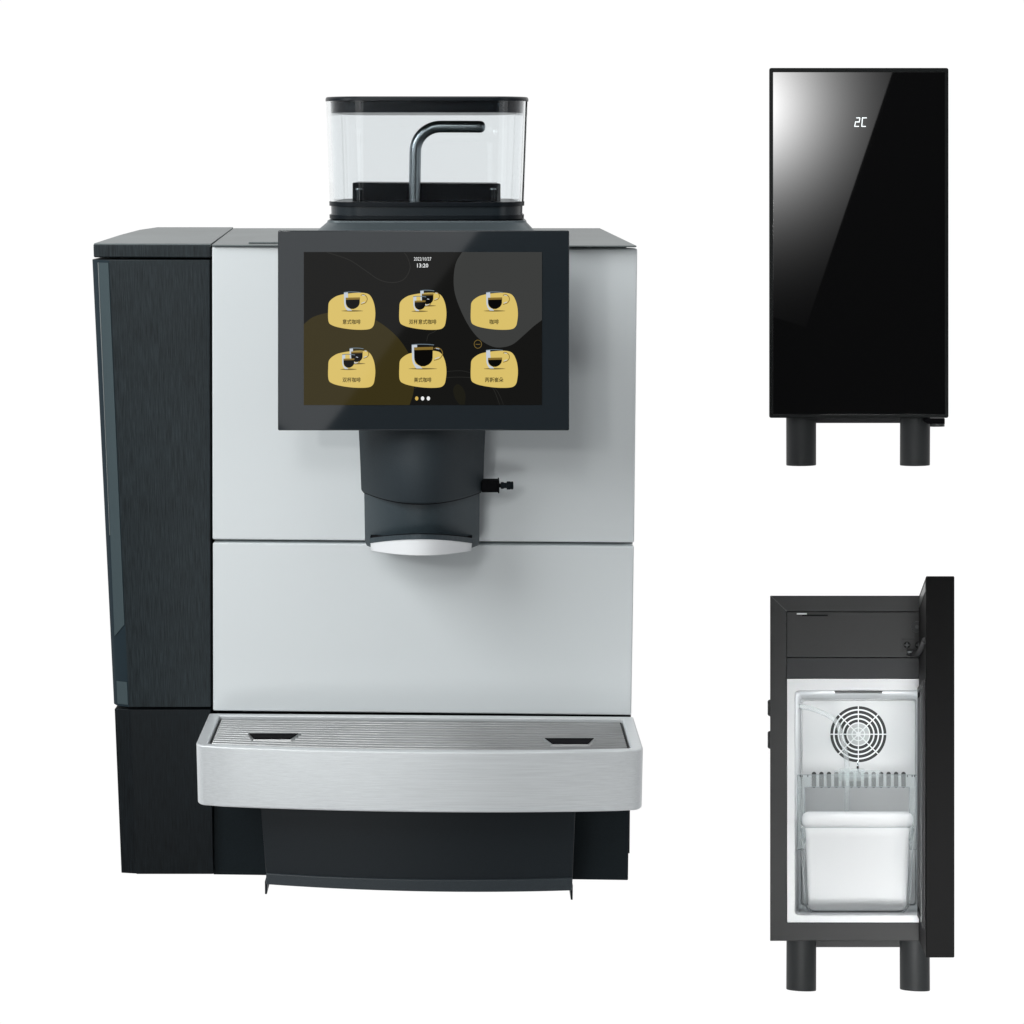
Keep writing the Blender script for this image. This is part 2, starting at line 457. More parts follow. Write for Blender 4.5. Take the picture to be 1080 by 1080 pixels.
# tiles
def tile(cx, cy):
    pts = [(-24.4, -4), (-23.2, -11), (-17, -16.2), (-9.5, -18.6), (2, -20.2), (13, -20.3), (19.5, -17.8), (23.6, -10), (25.2, 0), (24.6, 9), (22.8, 15.2), (17.5, 18.2), (4, 18.5), (-10, 16.8), (-20, 14), (-24.2, 9.5)]
    sp(catmull([(cx + a, cy + b) for a, b in pts], 5), 'scr_yellow', 3)
def cup(cx, by, w, h, fill, shadow=True):
    """small glass cup: (cx, by) base centre, w mouth width, h height, fill fraction"""
    q = 4.0
    if shadow: sp(catmull([(cx - w * .66, by + .3), (cx, by - .55), (cx + w * .66, by + .3), (cx, by + 1.1)], 5), 'scr_shadow', q)
    def prof(k, t):  # half width at height t (0 base .. 1 mouth)
        return w / 2 * k * (math.sqrt(1 - .66 * ((.45 - t) / .45) ** 2) * .975 if t < .45 else lerp(.975, 1.0, (t - .45) / .55))
    # glass highlight left
    hl = [(cx - prof(1, t), by - h * t) for t in (0, .08, .2, .35, .5, .75, 1)]
    hr = [(cx - prof(1, t) + w * (.24 if t > .55 else (.09 if .12 < t < .55 else .26)), by - h * t) for t in (1, .75, .55, .4, .2, .08, 0)]
    sp(hl + hr, 'scr_glass', q + .6)
    # coffee
    T = [fill * k / 10 for k in range(11)]
    def cof(k, t): return w / 2 * k * .975 * math.sqrt(max(.04, 1 - ((.42 - t) / .42) ** 2)) if t < .42 else prof(k, t)
    hh = h * .90; b0 = by - h * .09
    left = [(cx - cof(.80, t), b0 - hh * t) for t in T]; right = [(cx + cof(.90, t), b0 - hh * t) for t in reversed(T)]
    sp(left + right, 'scr_coffee', q + 1.2)
    Tc = [fill, fill + .05, fill + .13]
    sp([(cx - prof(.80, t) * 1, b0 - hh * (t - .04)) for t in Tc] + [(cx + prof(.92, t), b0 - hh * (t - .02)) for t in reversed(Tc)], 'scr_crema', q + 1.8)
    # rim
    line([(cx - w / 2, by - h), (cx - w * .2, by - h - .5), (cx + w * .2, by - h - .4), (cx + w / 2, by - h + .2)], .75, 'scr_blue', q + 2.2)
    # handle
    line([(cx + w * .5, by - h * .84), (cx + w * .66, by - h * .88), (cx + w * .83, by - h * .78), (cx + w * .88, by - h * .60), (cx + w * .76, by - h * .42), (cx + w * .50, by - h * .34)], .8, 'scr_crema', q + 1.0)
    line([(cx + w * .58, by - h * .85), (cx + w * .74, by - h * .82)], .7, 'scr_glass', q + 1.6)
    line([(cx + w * .54, by - h * .40), (cx + w * .74, by - h * .48)], .7, 'scr_glass', q + 1.6)
def label(txt, cx, cy, h, m, lay=5, bold=.0, width=None):
    c = bpy.data.curves.new('glyphs', 'FONT'); c.body = txt; c.align_x = 'CENTER'; c.align_y = 'CENTER'; c.offset = bold; c.resolution_u = 2
    o = bpy.data.objects.new('glyphs', c); COL.objects.link(o); bpy.context.view_layer.update()
    me = bpy.data.meshes.new_from_object(o.evaluated_get(bpy.context.evaluated_depsgraph_get()))
    xs = [v.co.x for v in me.vertices]; ys = [v.co.y for v in me.vertices]
    k = h / (max(ys) - min(ys)); kx = k if width is None else width / (max(xs) - min(xs)); mx, my = (max(xs) + min(xs)) / 2, (max(ys) + min(ys)) / 2
    d = LAY - .00012 * lay
    S.add([DF.P(cx + (v.co.x - mx) * kx, cy - (v.co.y - my) * k, d) for v in me.vertices], [tuple(p.vertices) for p in me.polygons], m)
    bpy.data.objects.remove(o); bpy.data.meshes.remove(me); bpy.data.curves.remove(c)
TX = (370.6, 445.6, 521.0)
names = [('意式咖啡', '双杯意式咖啡', '咖啡'), ('双杯咖啡', '美式咖啡', '芮斯崔朵')]
wid = [(19, 29, 9.8), (19.2, 18.5, 19.5)]
for j, ty in enumerate((329.2, 390.4)):
    for i, tx in enumerate(TX):
        tile(tx, ty)
        label(names[j][i], tx + .2, ty + 10.2, 5.3, 'scr_text', 5, .012, wid[j][i])
cup(371.6, 327.6, 17.8, 19.2, .60); cup(446 + 4.6, 322.2, 14.6, 15.6, .70); cup(446 - 3.4, 328, 13.6, 15.0, .62)
cup(521.6, 327.6, 17.8, 19.2, .60)
cup(371 + 5.0, 383.2, 14.6, 15.6, .70); cup(371 - 3.4, 389.2, 13.6, 15.0, .62)
cup(446, 388.6, 23.5, 25.0, .80); cup(521.6, 388.6, 17.8, 19.2, .46)
label('2022/10/27', 445.7, 273.1, 3.7, 'scr_white', 3, .0, 18.4)
label('13:20', 445.8, 280.0, 4.3, 'scr_white', 3, .015, 11.8)
for x, m in ((439.5, 'scr_amber'), (445.7, 'scr_white'), (451.8, 'scr_white')):
    sp([(x + 1.75 * math.cos(a * PI / 10), 420.2 + 2.15 * math.sin(a * PI / 10)) for a in range(20)], m, 3)
screen = S.build('screen', disp, weld=False)

# dispenser -------------------------------------------------------------
def half(xl, xr, y_ref, yside, bulge, z, back=.0, n=24, p=2.4):
    """horizontal outline: superellipse front between silhouettes at image columns xl, xr"""
    a = PY(xl, y_ref, yside).x; b = PY(xr, y_ref, yside).x; c = (a + b) / 2; w = (b - a) / 2
    pts = []
    for k in range(n + 1):
        t = PI - k / n * PI
        cx_, sy = math.cos(t), math.sin(t)
        x = c + w * cx_; y = yside - bulge * (1 - abs(cx_) ** p)
        pts.append(Vector((x, y, z)))
    pts += [Vector((b, back, z)), Vector((a, back, z))]
    return pts
z_top = PY(445, 452, -.09).z + .01
z_c = PY(381, 518.5, -.03).z
mb = MB(); zmid = lerp(z_c, z_top, .5)
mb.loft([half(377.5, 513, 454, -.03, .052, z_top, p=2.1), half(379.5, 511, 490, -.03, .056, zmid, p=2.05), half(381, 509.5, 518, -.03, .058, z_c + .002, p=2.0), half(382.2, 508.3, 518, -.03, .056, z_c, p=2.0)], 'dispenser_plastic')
disp_head = mb.build('dispenser_head', mach, smooth=50)
mb = MB(); mb.loft([half(383, 507.5, 518, -.03, .0555, z_c, p=2.0), half(383, 507.5, 518, -.03, .0550, z_c - .0009, p=2.0)], 'gap_black'); mb.build('head_shadow_seam', disp_head)  # black ring at the seam, paints the shadow line under the head
z_d = PY(385, 575.5, -.028).z
mb = MB()
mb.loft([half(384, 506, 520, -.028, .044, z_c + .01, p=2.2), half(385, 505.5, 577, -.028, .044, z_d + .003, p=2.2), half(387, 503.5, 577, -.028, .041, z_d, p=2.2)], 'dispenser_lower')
mb.build('outlet_block', mach, smooth=50)
# white spout cover: curved lens shaped front under a dark band
mb = MB(); n = 20
def curve_row(xl, xr, ys, yc, Ys, Yc, p=2.0):
    out = []
    for k in range(n + 1):
        s = 2 * k / n - 1; y = lerp(yc, ys, abs(s) ** p); out.append(PY(lerp(xl, xr, k / n), y, lerp(Yc, Ys, s * s)))
    return out
rows = [curve_row(390.5, 498, 573, 568.8, -.050, -.086), curve_row(390.8, 497.5, 573.6, 569.8, -.052, -.089), curve_row(391, 497.2, 580.5, 585.6, -.052, -.089), curve_row(391.5, 496.5, 581, 586.2, -.051, -.085)]
loops = [r_ + [Vector((r_[-1].x, .0 - .03, r_[-1].z)), Vector((r_[0].x, -.03, r_[0].z))] for r_ in rows]
mb.loft(loops, 'spout_white'); spout = mb.build('spout_cover', mach, smooth=45)
mb = MB()
rows = [curve_row(390, 498.3, 567.3, 563.2, -.049, -.0855), curve_row(390, 498.5, 573, 569, -.049, -.0855)]
loops = [r_ + [Vector((r_[-1].x, -.03, r_[-1].z)), Vector((r_[0].x, -.03, r_[0].z))] for r_ in rows]
mb.loft(loops, 'dispenser_lower')
rows = [curve_row(390.6, 497.8, 566.8, 562.6, -.050, -.0862), curve_row(390.6, 497.8, 567.4, 563.3, -.050, -.0862)]
mb.loft([r_ + [Vector((r_[-1].x, -.03, r_[-1].z)), Vector((r_[0].x, -.03, r_[0].z))] for r_ in rows], 'gap_black')
mb.build('outlet_band', spout)
# milk hose nozzle on the right
zc = PY(520, 512, -.03).z; xa, xb = PY(508, 512, -.03).x, PY(526.5, 512, -.03).x
mb = MB(); mb.box((xa, -.036, zc - .0050), (xb - .001, -.024, zc + .0050), 'gap_black'); mb.box((xb - .0012, -.037, zc - .0057), (xb, -.023, zc + .0057), 'gap_black')
noz = mb.build('hose_connector', mach, bevel=.0008)
mb = MB(); xe = PY(541.5, 512, -.03).x
ps, rs = [], []
for t, r_ in ((0, .0018), (.15, .0018), (.2, .0030), (.34, .0030), (.40, .0024), (.55, .0024), (.58, .0036), (.80, .0036), (.84, .0030), (.88, .0036), (.97, .0034), (1, .0026)):
    ps.append((lerp(xb - .001, xe, t), -.03, zc)); rs.append(r_)
mb.tube(ps, rs, 'matte_black', 16); mb.build('barbed_tip', noz, smooth=40)

# bean hopper -------------------------------------------------------------
HY = .06; HB = .20           # front and back of the hopper
def hop(y, xl, xr, depth0, depth1, r, n=8):
    """horizontal rounded rectangle at the height of image row y (on the hopper front)"""
    a = PY(xl, y, HY + (HB - HY) * .35).x; b = PY(xr, y, HY + (HB - HY) * .35).x; z = PY(450, y, depth0).z
    pts = []
    for cx_, cy_, a0 in ((a + r, depth1 - r, PI), (b - r, depth1 - r, .5 * PI), (b - r, depth0 + r, 0), (a + r, depth0 + r, 1.5 * PI)):
        for k in range(n + 1):
            t = a0 - k / n * PI / 2
            pts.append(Vector((cx_ + r * math.cos(t), cy_ + r * math.sin(t), z)))
    return pts
ped = MB()
zp1 = PY(450, 233, HY).z
def pl(xl, xr, y0, y1, z, r): 
    a, b = PY(xl, 233, HY).x, PY(xr, 233, HY).x
    q = rr(a, y0, b, y1, r, 5); return [Vector((x, y, z)) for x, y in q]
ped.loft([pl(322, 574, HY - .03, HB + .03, ZT + .0005, .01), pl(344, 556, HY, HB, zp1 - .0015, .012), pl(344.5, 555.5, HY + .0005, HB - .0005, zp1, .012)], 'pedestal')
ped.build('hopper_base', mach, smooth=40)
H = MB()
H.loft([hop(228, 349.5, 551.5, HY + .002, HB - .002, .030), hop(213.5, 349, 552, HY + .002, HB - .002, .030)], 'hopper_dark') if False else None
# clear walls
wt = .0038
def shrink(loop, w):
    c = sum((p for p in loop), Vector()) / len(loop); out = []
    xs = [p.x for p in loop]; ys = [p.y for p in loop]; a, b = min(xs), max(xs); e, f_ = min(ys), max(ys)
    for p in loop: out.append(Vector((lerp(a + w, b - w, (p.x - a) / (b - a)), lerp(e + w, f_ - w, (p.y - e) / (f_ - e)), p.z)))
    return out
A = hop(213.0, 349.0, 552.0, HY + .003, HB - .003, .030); B = hop(104, 345.2, 556, HY, HB, .032)
# keep the visible rows right at the front face
Bo = B; Ai = shrink(A, wt); Bi = shrink(B, wt)
H = MB(); H.loft([A, B, Bi, Ai], 'hopper_clear', closed=True)
bin_ = H.build('bean_container', mach, smooth=40)
H = MB(); l0 = hop(103.2, 344.6, 556.6, HY - .0008, HB + .0008, .033); l1 = hop(101.6, 345.6, 555.6, HY + .0008, HB - .0008, .032)
H.loft([[Vector((p.x, p.y, p.z - .0022)) for p in l0], l0, l1], 'hopper_lid'); lid = H.build('hopper_lid', mach, smooth=40)
H = MB(); p0 = shrink(hop(106, 345.5, 555.5, HY, HB, .032), wt + .0006); p1 = shrink(hop(118.5, 346, 555, HY, HB, .032), wt + .0006)
H.loft([p0, p1], 'hopper_lid'); H.build('lid_plug', lid, smooth=40)
H = MB(); q0 = hop(213.4, 348.6, 552.4, HY + .0015, HB - .0015, .030); q1 = hop(217.8, 348.8, 552.2, HY + .0015, HB - .0015, .030)
H.loft([q0, q1], 'hopper_dark'); H.build('hopper_floor', mach, smooth=40)
H = MB(); q0 = hop(227.5, 348.8, 552.0, HY + .0015, HB - .0015, .030); q1 = hop(231.5, 349.0, 551.8, HY + .0015, HB - .0015, .030)
H.loft([q0, q1], 'hopper_dark')
q0 = hop(217.9, 350.5, 550.5, HY + .004, HB - .004, .028); q1 = hop(227.4, 350.8, 550.2, HY + .004, HB - .004, .028)
H.loft([q0, q1], 'hopper_smoke'); H.build('hopper_collar', mach, smooth=40)
bx = MB(); bx.prism(YF, [(370, 192.5), (529.5, 193.5), (529.5, 216), (370, 216)], .105, .165, 'hopper_dark'); bx.build('grinder_cover', mach, bevel=.001)
for px in (378, 520.5):
    mb = MB(); zc0 = PY(px, 214, .09).z; zc1 = PY(px, 200, .09).z; x = PY(px, 205, .09).x
    mb.tube([(x, .09, zc0), (x, .09, zc1)], .0020, 'hopper_smoke', 12); mb.tube([(x, .09, zc1), (x, .09, zc1 + .0014)], [.0032, .0026], 'tube_steel', 14)
    mb.build('locking_pin', mach, smooth=40)
# bent steel tube
TY = .088
def tp(x, y): return PY(x, y, TY)
path = [tp(437.3, 214), tp(437.5, 190), tp(437.8, 172)]
cxp, cyp, rp = 464.5, 160, 26.5
for k in range(0, 13):
    a = PI + k / 12 * PI / 2
    path.append(tp(cxp + rp * math.cos(a), cyp + rp * math.sin(a)))
path += [tp(480, 133.5), tp(500, 133.6), tp(505.5, 133.7)]
rt = .0052
rad = [rt] * len(path); e = path[-1]
for s_, q in ((.002, .96), (.0036, .82), (.0048, .55), (.0052, .2)): path.append(e + Vector((s_, 0, 0))); rad.append(rt * q)
mb = MB(); mb.tube(path, rad, 'tube_steel', 28); mb.build('bean_lever', mach, smooth=50)

# ================================================================== MILK COOLERS
def seg_stroke(mb, fr, pts, w, d0, d1, m):
    for (ax, ay), (bx_, by_) in zip(pts, pts[1:]):
        l = math.hypot(bx_ - ax, by_ - ay); ux, uy = (bx_ - ax) / l, (by_ - ay) / l; nx, ny = -uy * w / 2, ux * w / 2; e = w * .15
        mb.prism(fr, [(ax - ux * e + nx, ay - uy * e + ny), (bx_ + ux * e + nx, by_ + uy * e + ny), (bx_ + ux * e - nx, by_ + uy * e - ny), (ax - ux * e - nx, ay - uy * e - ny)], d0, d1, m)
def catmull3(p, n=6):
    o_ = []
    for i in range(len(p) - 1):
        a, b, c, d = p[max(i - 1, 0)], p[i], p[i + 1], p[min(i + 2, len(p) - 1)]
        for k in range(n):
            t = k / n; o_.append(.5 * (2 * b + (c - a) * t + (2 * a - 5 * b + 4 * c - d) * t * t + (3 * b - a - 3 * c + d) * t ** 3))
    return o_ + [p[-1]]
def leg(fr, root, xl, xr, y0, y1, depth, m='fridge_leg'):
    a = fr.P(xl, y1, depth); b = fr.P(xr, y1, depth); t = fr.P((xl + xr) / 2, y0, depth); c = (a + b) / 2
    r = (b - a).length / 2; h = (t - c).dot(fr.u)
    mb = MB(); mb.tube([c, c + fr.u * .001, c + fr.u * (h + .002)], [r * .985, r, r], m, 40); return mb.build('leg', root, smooth=40)
DC = 2.37
# ---- closed cooler ----
A1 = Frame(868, 356, DC, 906, 491)
c1 = empty('milk_cooler', A1.M, 'black milk cooler with its glossy glass door shut, reading 2C in white digits', 'milk cooler', 'milk coolers')
mb = MB(); mb.prism(A1, rr(811.2, 71.5, 1000.4, 440.8, 2.2, 4), 0, .006, 'door_frame')
mb.prism(A1, rr(811.8, 72.1, 999.8, 440.2, 1.8, 4), .006, .034, 'door_side')
door = mb.build('door', c1, bevel=.0012)
mb = MB(); mb.prism(A1, rr(815.2, 76.0, 996.9, 437.2, .6, 3), -.0008, -.0002, 'door_glass'); glass = mb.build('glass_panel', door, bevel=.0003)
mb = MB()
two = [(903.2, 124.3), (906.9, 124.3), (906.3, 128.6), (902.3, 128.6), (901.4, 133.3), (905.7, 133.3)]
cee = [(914.1, 124.3), (909.6, 124.3), (908.9, 133.3), (913.1, 133.3)]
mat('digit_white', (.8, .85, .85), .4, emis=(.85, .92, .93), estr=.95)
seg_stroke(mb, A1, two, 1.0, -.0011, -.00085, 'digit_white'); seg_stroke(mb, A1, cee, 1.0, -.0011, -.00085, 'digit_white')
mb.build('temperature_readout', door)
mb = MB(); a = [A1.P(x, y, .036) for x, y in ((815, 78), (996, 78), (996, 438.5), (815, 438.5))]
mb.loft([a, [p + A1.d * .33 for p in a]], 'fridge_black'); mb.build('cabinet', c1, bevel=.002)
mb = MB(); mb.prism(A1, [(846, 438), (964, 438), (964, 446.2), (846, 446.2)], .03, .045, 'fridge_black'); mb.build('base_plate', c1, bevel=.0005)
leg(A1, c1, 829.2, 860.8, 441, 490.6, .03); leg(A1, c1, 949, 980.8, 441, 490.6, .03)
def behind(fr, xl, xr, y0, y1, d0, d1):
    """rear leg: same leg, set back along the cabinet directly behind the front one as seen square on"""
    a, b, t = fr.P(xl, y1, d0), fr.P(xr, y1, d0), fr.P((xl + xr) / 2, y0, d0)
    return a, b, t
for xl, xr in ((829.2, 860.8), (949, 980.8)):
    a, b = A1.P(xl, 490.6, .03), A1.P(xr, 490.6, .03); c = (a + b) / 2; r = (b - a).length / 2
    off = (c - A1.c).dot(A1.r) * .085
    h = (A1.P(xl, 441, .03) - a).dot(A1.u)
    q = c + A1.d * .22 + A1.r * off
    mb = MB(); mb.tube([q, q + A1.u * (h + .004)], r, 'fridge_leg', 32); mb.build('leg', c1, smooth=40)
mb = MB(); mb.prism(A1, [(974, 441.5), (996.5, 441.5), (996.5, 447), (978.5, 447), (974, 444)], .002, .02, 'gap_black')
hing = mb.build('hinge', c1)
mb = MB(); a = A1.P(988.5, 446.8, .010); mb.tube([a, a - A1.u * .0036], .009, 'stud_grey', 20)
mb.build('hinge_pin', hing, smooth=40)

# ---- open cooler ----
A2 = Frame(900, 818, DC, 906, 1044)
c2 = empty('milk_cooler', A2.M, 'black milk cooler with its door swung open, white interior and fan grille showing', 'milk cooler', 'milk coolers')
CW = 1000.5
# outer shell as a hollow surround: front face pieces + shell
mb = MB()
def fpoly(pts, m, d=0.0, th=.012): mb.prism(A2, pts, d, d + th, m)
o_ = [(812.2, 628.2), (CW, 628.2), (CW, 992.4), (812.2, 992.4)]
i_ = [(829.8, 645), (985, 645), (985, 973), (829.8, 973)]
ol = [A2.P(x, y, 0) for x, y in o_]; il = [A2.P(x, y, 0) for x, y in i_]
ob = [p + A2.d * .36 for p in ol]
ib = [p + A2.d * .02 for p in il]
mb.loft([ob, ol, il, ib], 'fridge_face', True, False)
cab = mb.build('cabinet', c2, bevel=.0008)
mb = MB(); mb.prism(A2, [(829.9, 645.7), (985, 645.7), (985, 693.2), (829.9, 693.2)], .0004, .02, 'fridge_face'); ctrl = mb.build('control_panel', c2, bevel=.0005)
mb = MB(); mb.prism(A2, [(829.9, 694.0), (985, 694.0), (985, 715.4), (829.9, 715.4)], .0008, .02, 'fridge_black'); mb.build('lower_trim', c2, bevel=.0005)
mb = MB(); mb.prism(A2, [(813.2, 628.0), (830.4, 644.6), (829.8, 645.1), (812.6, 628.6)], -.0004, .0004, 'stud_grey'); mb.build('mitre_joint', cab)
# liner: front rim + rounded cavity
mb = MB()
def ringo(x0, y0, x1, y1, r, d): return [A2.P(x, y, d) for x, y in rr(x0, y0, x1, y1, r, 6)]
f0 = ringo(830.2, 716, 984.5, 972.8, .3, -.0006); f1 = ringo(838, 728, 977, 965.6, 5, -.0006)
f1b = ringo(838.6, 728.6, 976.4, 965.0, 5, .002)
CD = .30
back = [A2.P(x, y, CD) for x, y in rr(844.5, 737.2, 966.5, 955, 4, 6)]
f0b = [p + A2.d * .019 for p in f0]
mb.loft([f0b, f0, f1, f1b, back], 'liner_white', False, True)
liner = mb.build('inner_liner', c2, smooth=30)
# back panel slightly proud, with fan grille and slots
mb = MB(); mb.prism(A2, rr(845.8, 738.5, 965.5, 953.5, 3, 5), CD - .006, CD - .002, 'liner_back')
bp = mb.build('back_panel', liner, bevel=.001)
def disc(fr, cx, cy, r0, r1, d0, d1, m, mb, n=64):
    def ring(r, d): return [fr.P(cx + r * math.cos(2 * PI * k / n), cy + r * math.sin(2 * PI * k / n), d) for k in range(n)]
    if r0 <= 0: mb.loft([ring(r1, d1), ring(r1, d0)], m)
    else: mb.loft([ring(r0, d0), ring(r1, d0), ring(r1, d1), ring(r0, d1)], m, closed=True)
FX, FY = 905.3, 774.4
BD = CD - .006
mb = MB(); disc(A2, FX, FY, 0, 29.6, BD - .0006, BD - .0002, 'vent_dark', mb); disc(A2, FX, FY, 0, 12.3, BD - .0016, BD - .0008, 'hub_grey', mb)
fan = mb.build('fan', liner)
mb = MB()
for r0, r1 in ((25.0, 26.6), (20.4, 21.9), (15.6, 17.2), (11.4, 12.6), (6.2, 7.2), (0, 2.6)):
    disc(A2, FX, FY, r0, r1, BD - .0032, BD - .0018, 'grille_light', mb)
for k in range(4):
    a = k * PI / 4; ux, uy = math.cos(a), math.sin(a); nx, ny = -uy * .55, ux * .55
    mb.prism(A2, [(FX - ux * 29.6 + nx, FY - uy * 29.6 + ny), (FX + ux * 29.6 + nx, FY + uy * 29.6 + ny), (FX + ux * 29.6 - nx, FY + uy * 29.6 - ny), (FX - ux * 29.6 - nx, FY - uy * 29.6 - ny)], BD - .0036 - .0002 * k, BD - .0018, 'grille_light')
mb.build('fan_grille', fan)
mb = MB()
for k in range(13):
    x = 858.5 + k * 7.87
    mb.prism(A2, rr(x - 2.35, 814, x + 2.35, 831, 2.3, 5), BD - .0006, BD - .0002, 'slot_dark')
mb.build('vent_slots', bp)
# interior LED strip under the roof of the cavity
mb = MB(); p = [A2.P(x, y, dd) for x, y, dd in ((880.5, 729.4, .02), (930.5, 729.4, .02), (930.5, 730.6, .05), (880.5, 730.6, .05))]
mb.prism(A2, [(880.5, 728.9), (930.5, 728.9), (930.5, 730.2), (880.5, 730.2)], .0, .03, 'stud_grey'); mb.build('lamp_slot', liner)
for y0 in (.0,):
    mb = MB(); seg_stroke(mb, A2, [(846, 737), (965, 737)], .5, CD - .008, CD - .0062, 'hub_grey'); mb.build('panel_seam', bp)
# control panel details
mb = MB(); mb.prism(A2, [(840.3, 646.6), (851, 646.6), (851, 648.0), (840.3, 648.0)], -.0012, .0003, 'light_strip')
mb.prism(A2, [(846, 648.2), (873, 648.2), (873, 649.8), (846, 649.8)], -.0008, .0003, 'gap_black'); mb.build('door_switch', ctrl)
mb = MB(); disc(A2, 966.8, 661, 0, 5.9, -.001, .0003, 'fridge_black', mb, 32); disc(A2, 966.8, 661, 5.3, 6.0, -.0016, -.0008, 'stud_grey', mb, 32); disc(A2, 967.2, 661, 0, 2, -.004, -.0012, 'stud_grey', mb, 20); mb.build('stud', ctrl, bevel=.0004)
mb = MB(); mb.prism(A2, [(950.5, 674), (984, 674), (984, 686.3), (950.5, 686.3)], -.0012, .0003, 'fridge_face')
pl_ = mb.build('hinge_plate', ctrl, bevel=.0004)
for x in (956.6, 968.6):
    mb = MB(); disc(A2, x, 680.3, 0, 3.7, -.0022, -.0013, 'door_side', mb, 24)
    mb.prism(A2, [(x - 2.6, 679.8), (x + 2.6, 679.8), (x + 2.6, 680.8), (x - 2.6, 680.8)], -.0027, -.0023, 'stud_grey'); mb.prism(A2, [(x - .5, 677.7), (x + .5, 677.7), (x + .5, 682.9), (x - .5, 682.9)], -.0030, -.0028, 'stud_grey')
    mb.build('screw', pl_)
mb = MB(); mb.tube(catmull3([A2.P(956.8, 688.9, -.012), A2.P(964, 689.2, -.014), A2.P(968.5, 688.6, -.05), A2.P(971.0, 685, -.12), A2.P(973.4, 680, -.18), A2.P(975.6, 675, -.228)]), .0034, 'rubber', 14)
arm = mb.build('door_stay', c2, smooth=50)
mb = MB(); a = A2.P(960.5, 687.6, -.0155); mb.box(tuple(a - Vector((.004, .001, .0008))), tuple(a + Vector((.004, .001, .0012))), 'light_lip'); mb.build('stay_clip', arm)
# side knobs
for y0, y1 in ((738, 755), (771, 789.5)):
    mb = MB(); mb.prism(A2, rr(809.6, y0, 814, y1, (2, 0.2, .2, 2), 4), .012, .034, 'rubber'); mb.build('side_knob', c2, bevel=.0004)
# base plate + legs
mb = MB(); mb.prism(A2, [(846, 990), (964, 990), (964, 999), (846, 999)], .03, .045, 'fridge_face'); mb.build('base_plate', c2, bevel=.0005)
for xl, xr in ((829.2, 860.8), (949, 980.8)):
    leg(A2, c2, xl, xr, 992.5, 1043.8, .03)
    a, b = A2.P(xl, 1043.8, .03), A2.P(xr, 1043.8, .03); c = (a + b) / 2; r = (b - a).length / 2
    off = (c - A2.c).dot(A2.r) * .085; h = (A2.P(xl, 992, .03) - a).dot(A2.u)
    q = c + A2.d * .22 + A2.r * off
    mb = MB(); mb.tube([q, q + A2.u * (h + .004)], r, 'fridge_leg', 32); mb.build('leg', c2, smooth=40)
# open door
DN = -.235
near = [(976.6, 607.6), (1006.6, 607.6), (1006.6, 1010.0), (976.6, 1010.0)]
a = [A2.P(x, y, DN) for x, y in near]
mb = MB()
b = [p + A2.d * (.225) for p in a]
mb.loft([a, b], 'door_side')
od = mb.build('door', c2, bevel=.0012)
xin = a[0]
def dpt(s_, dep, off):   # on the inner face: s_ height 0..1 from top, dep depth from near edge
    p = a[0].lerp(a[3], s_); return p + A2.d * dep - A2.r * off
mb = MB()   # liner plate + gasket ring on the inner face
def rect_on(s0, s1, e0, e1, o): return [dpt(s0, e0, o), dpt(s0, e1, o), dpt(s1, e1, o), dpt(s1, e0, o)]
mb.loft([rect_on(.275, .93, .012, .213, 0), rect_on(.275, .93, .012, .213, .0024), rect_on(.29, .915, .024, .200, .0024), rect_on(.29, .915, .024, .200, 0)], 'rubber', closed=True)
gk = mb.build('gasket', od, bevel=.0008)
mb = MB(); mb.loft([rect_on(.285, .92, .060, .066, .0), rect_on(.285, .92, .060, .066, .0034)], 'stud_grey'); mb.build('gasket_lip', gk)
mb = MB(); mb.loft([rect_on(.30, .905, .032, .192, -.0002), rect_on(.31, .895, .040, .184, .0025)], 'rubber'); mb.build('inner_panel', od, bevel=.0005)
mb = MB(); mb.loft([rect_on(.015, .04, .004, .21, .0), rect_on(.015, .04, .004, .21, .0006)], 'stud_grey'); mb.build('trim_strip', od)

# hose and clear holder (parts of the cooler)
mb = MB()
hp = catmull([(838, 745), (850, 746), (866, 751), (880, 759), (886.5, 772), (890.5, 788), (893, 803), (893.3, 822), (893.3, 862)], 6, False)
hd = [.10 + .10 * min(1, i / 20) for i in range(len(hp))]
mb.tube([A2.P(x, y, .20) for x, y in hp], .0034, 'clear_hose', 16, caps=False)
hose = mb.build('milk_hose', c2, smooth=60)
def hollow(m_b, outer, inner, d0, d1, m):
    o0 = [A2.P(x, y, d0) for x, y in outer]; i0 = [A2.P(x, y, d0) for x, y in inner]
    m_b.loft([o0, [p + A2.d * (d1 - d0) for p in o0], [p + A2.d * (d1 - d0) for p in i0], i0], m, closed=True)
mb = MB()
mb.prism(A2, rr(841, 817, 967, 830, .6, 3), .085, .0875, 'clear_plastic')
mb.prism(A2, [(841, 830.2), (849, 830.2), (849, 896), (841, 896)], .085, .0875, 'clear_plastic')
mb.prism(A2, [(959, 830.2), (967, 830.2), (967, 896), (959, 896)], .085, .0875, 'clear_plastic')
hold = mb.build('container_guide', c2)
mb = MB()
for q in ([(841, 817.2), (967, 817.2)], [(841.3, 817), (841.3, 896)], [(848.8, 830), (848.8, 896)], [(959.2, 830), (959.2, 896)], [(966.7, 817), (966.7, 896)], [(849, 830), (959, 830)], [(841.3, 896), (848.8, 896)], [(959.2, 896), (966.7, 896)]):
    mb.tube([A2.P(*q[0], .0845), A2.P(*q[1], .0845)], .00045, 'clear_edge', 6)
for x in (844, 846, 852, 957, 962, 964.5): mb.tube([A2.P(x, 817.2, .0843), A2.P(x, 819.5, .0843)], .0006, 'rubber', 6)
mb.build('guide_edge', hold)
mb = MB(); mb.prism(A2, rr(880, 812.5, 929, 820, 1.5, 3), .083, .0845, 'clear_plastic'); mb.prism(A2, rr(885, 810.5, 912, 824, 2, 3), .080, .0825, 'clear_plastic'); mb.build('hose_holder', hold)
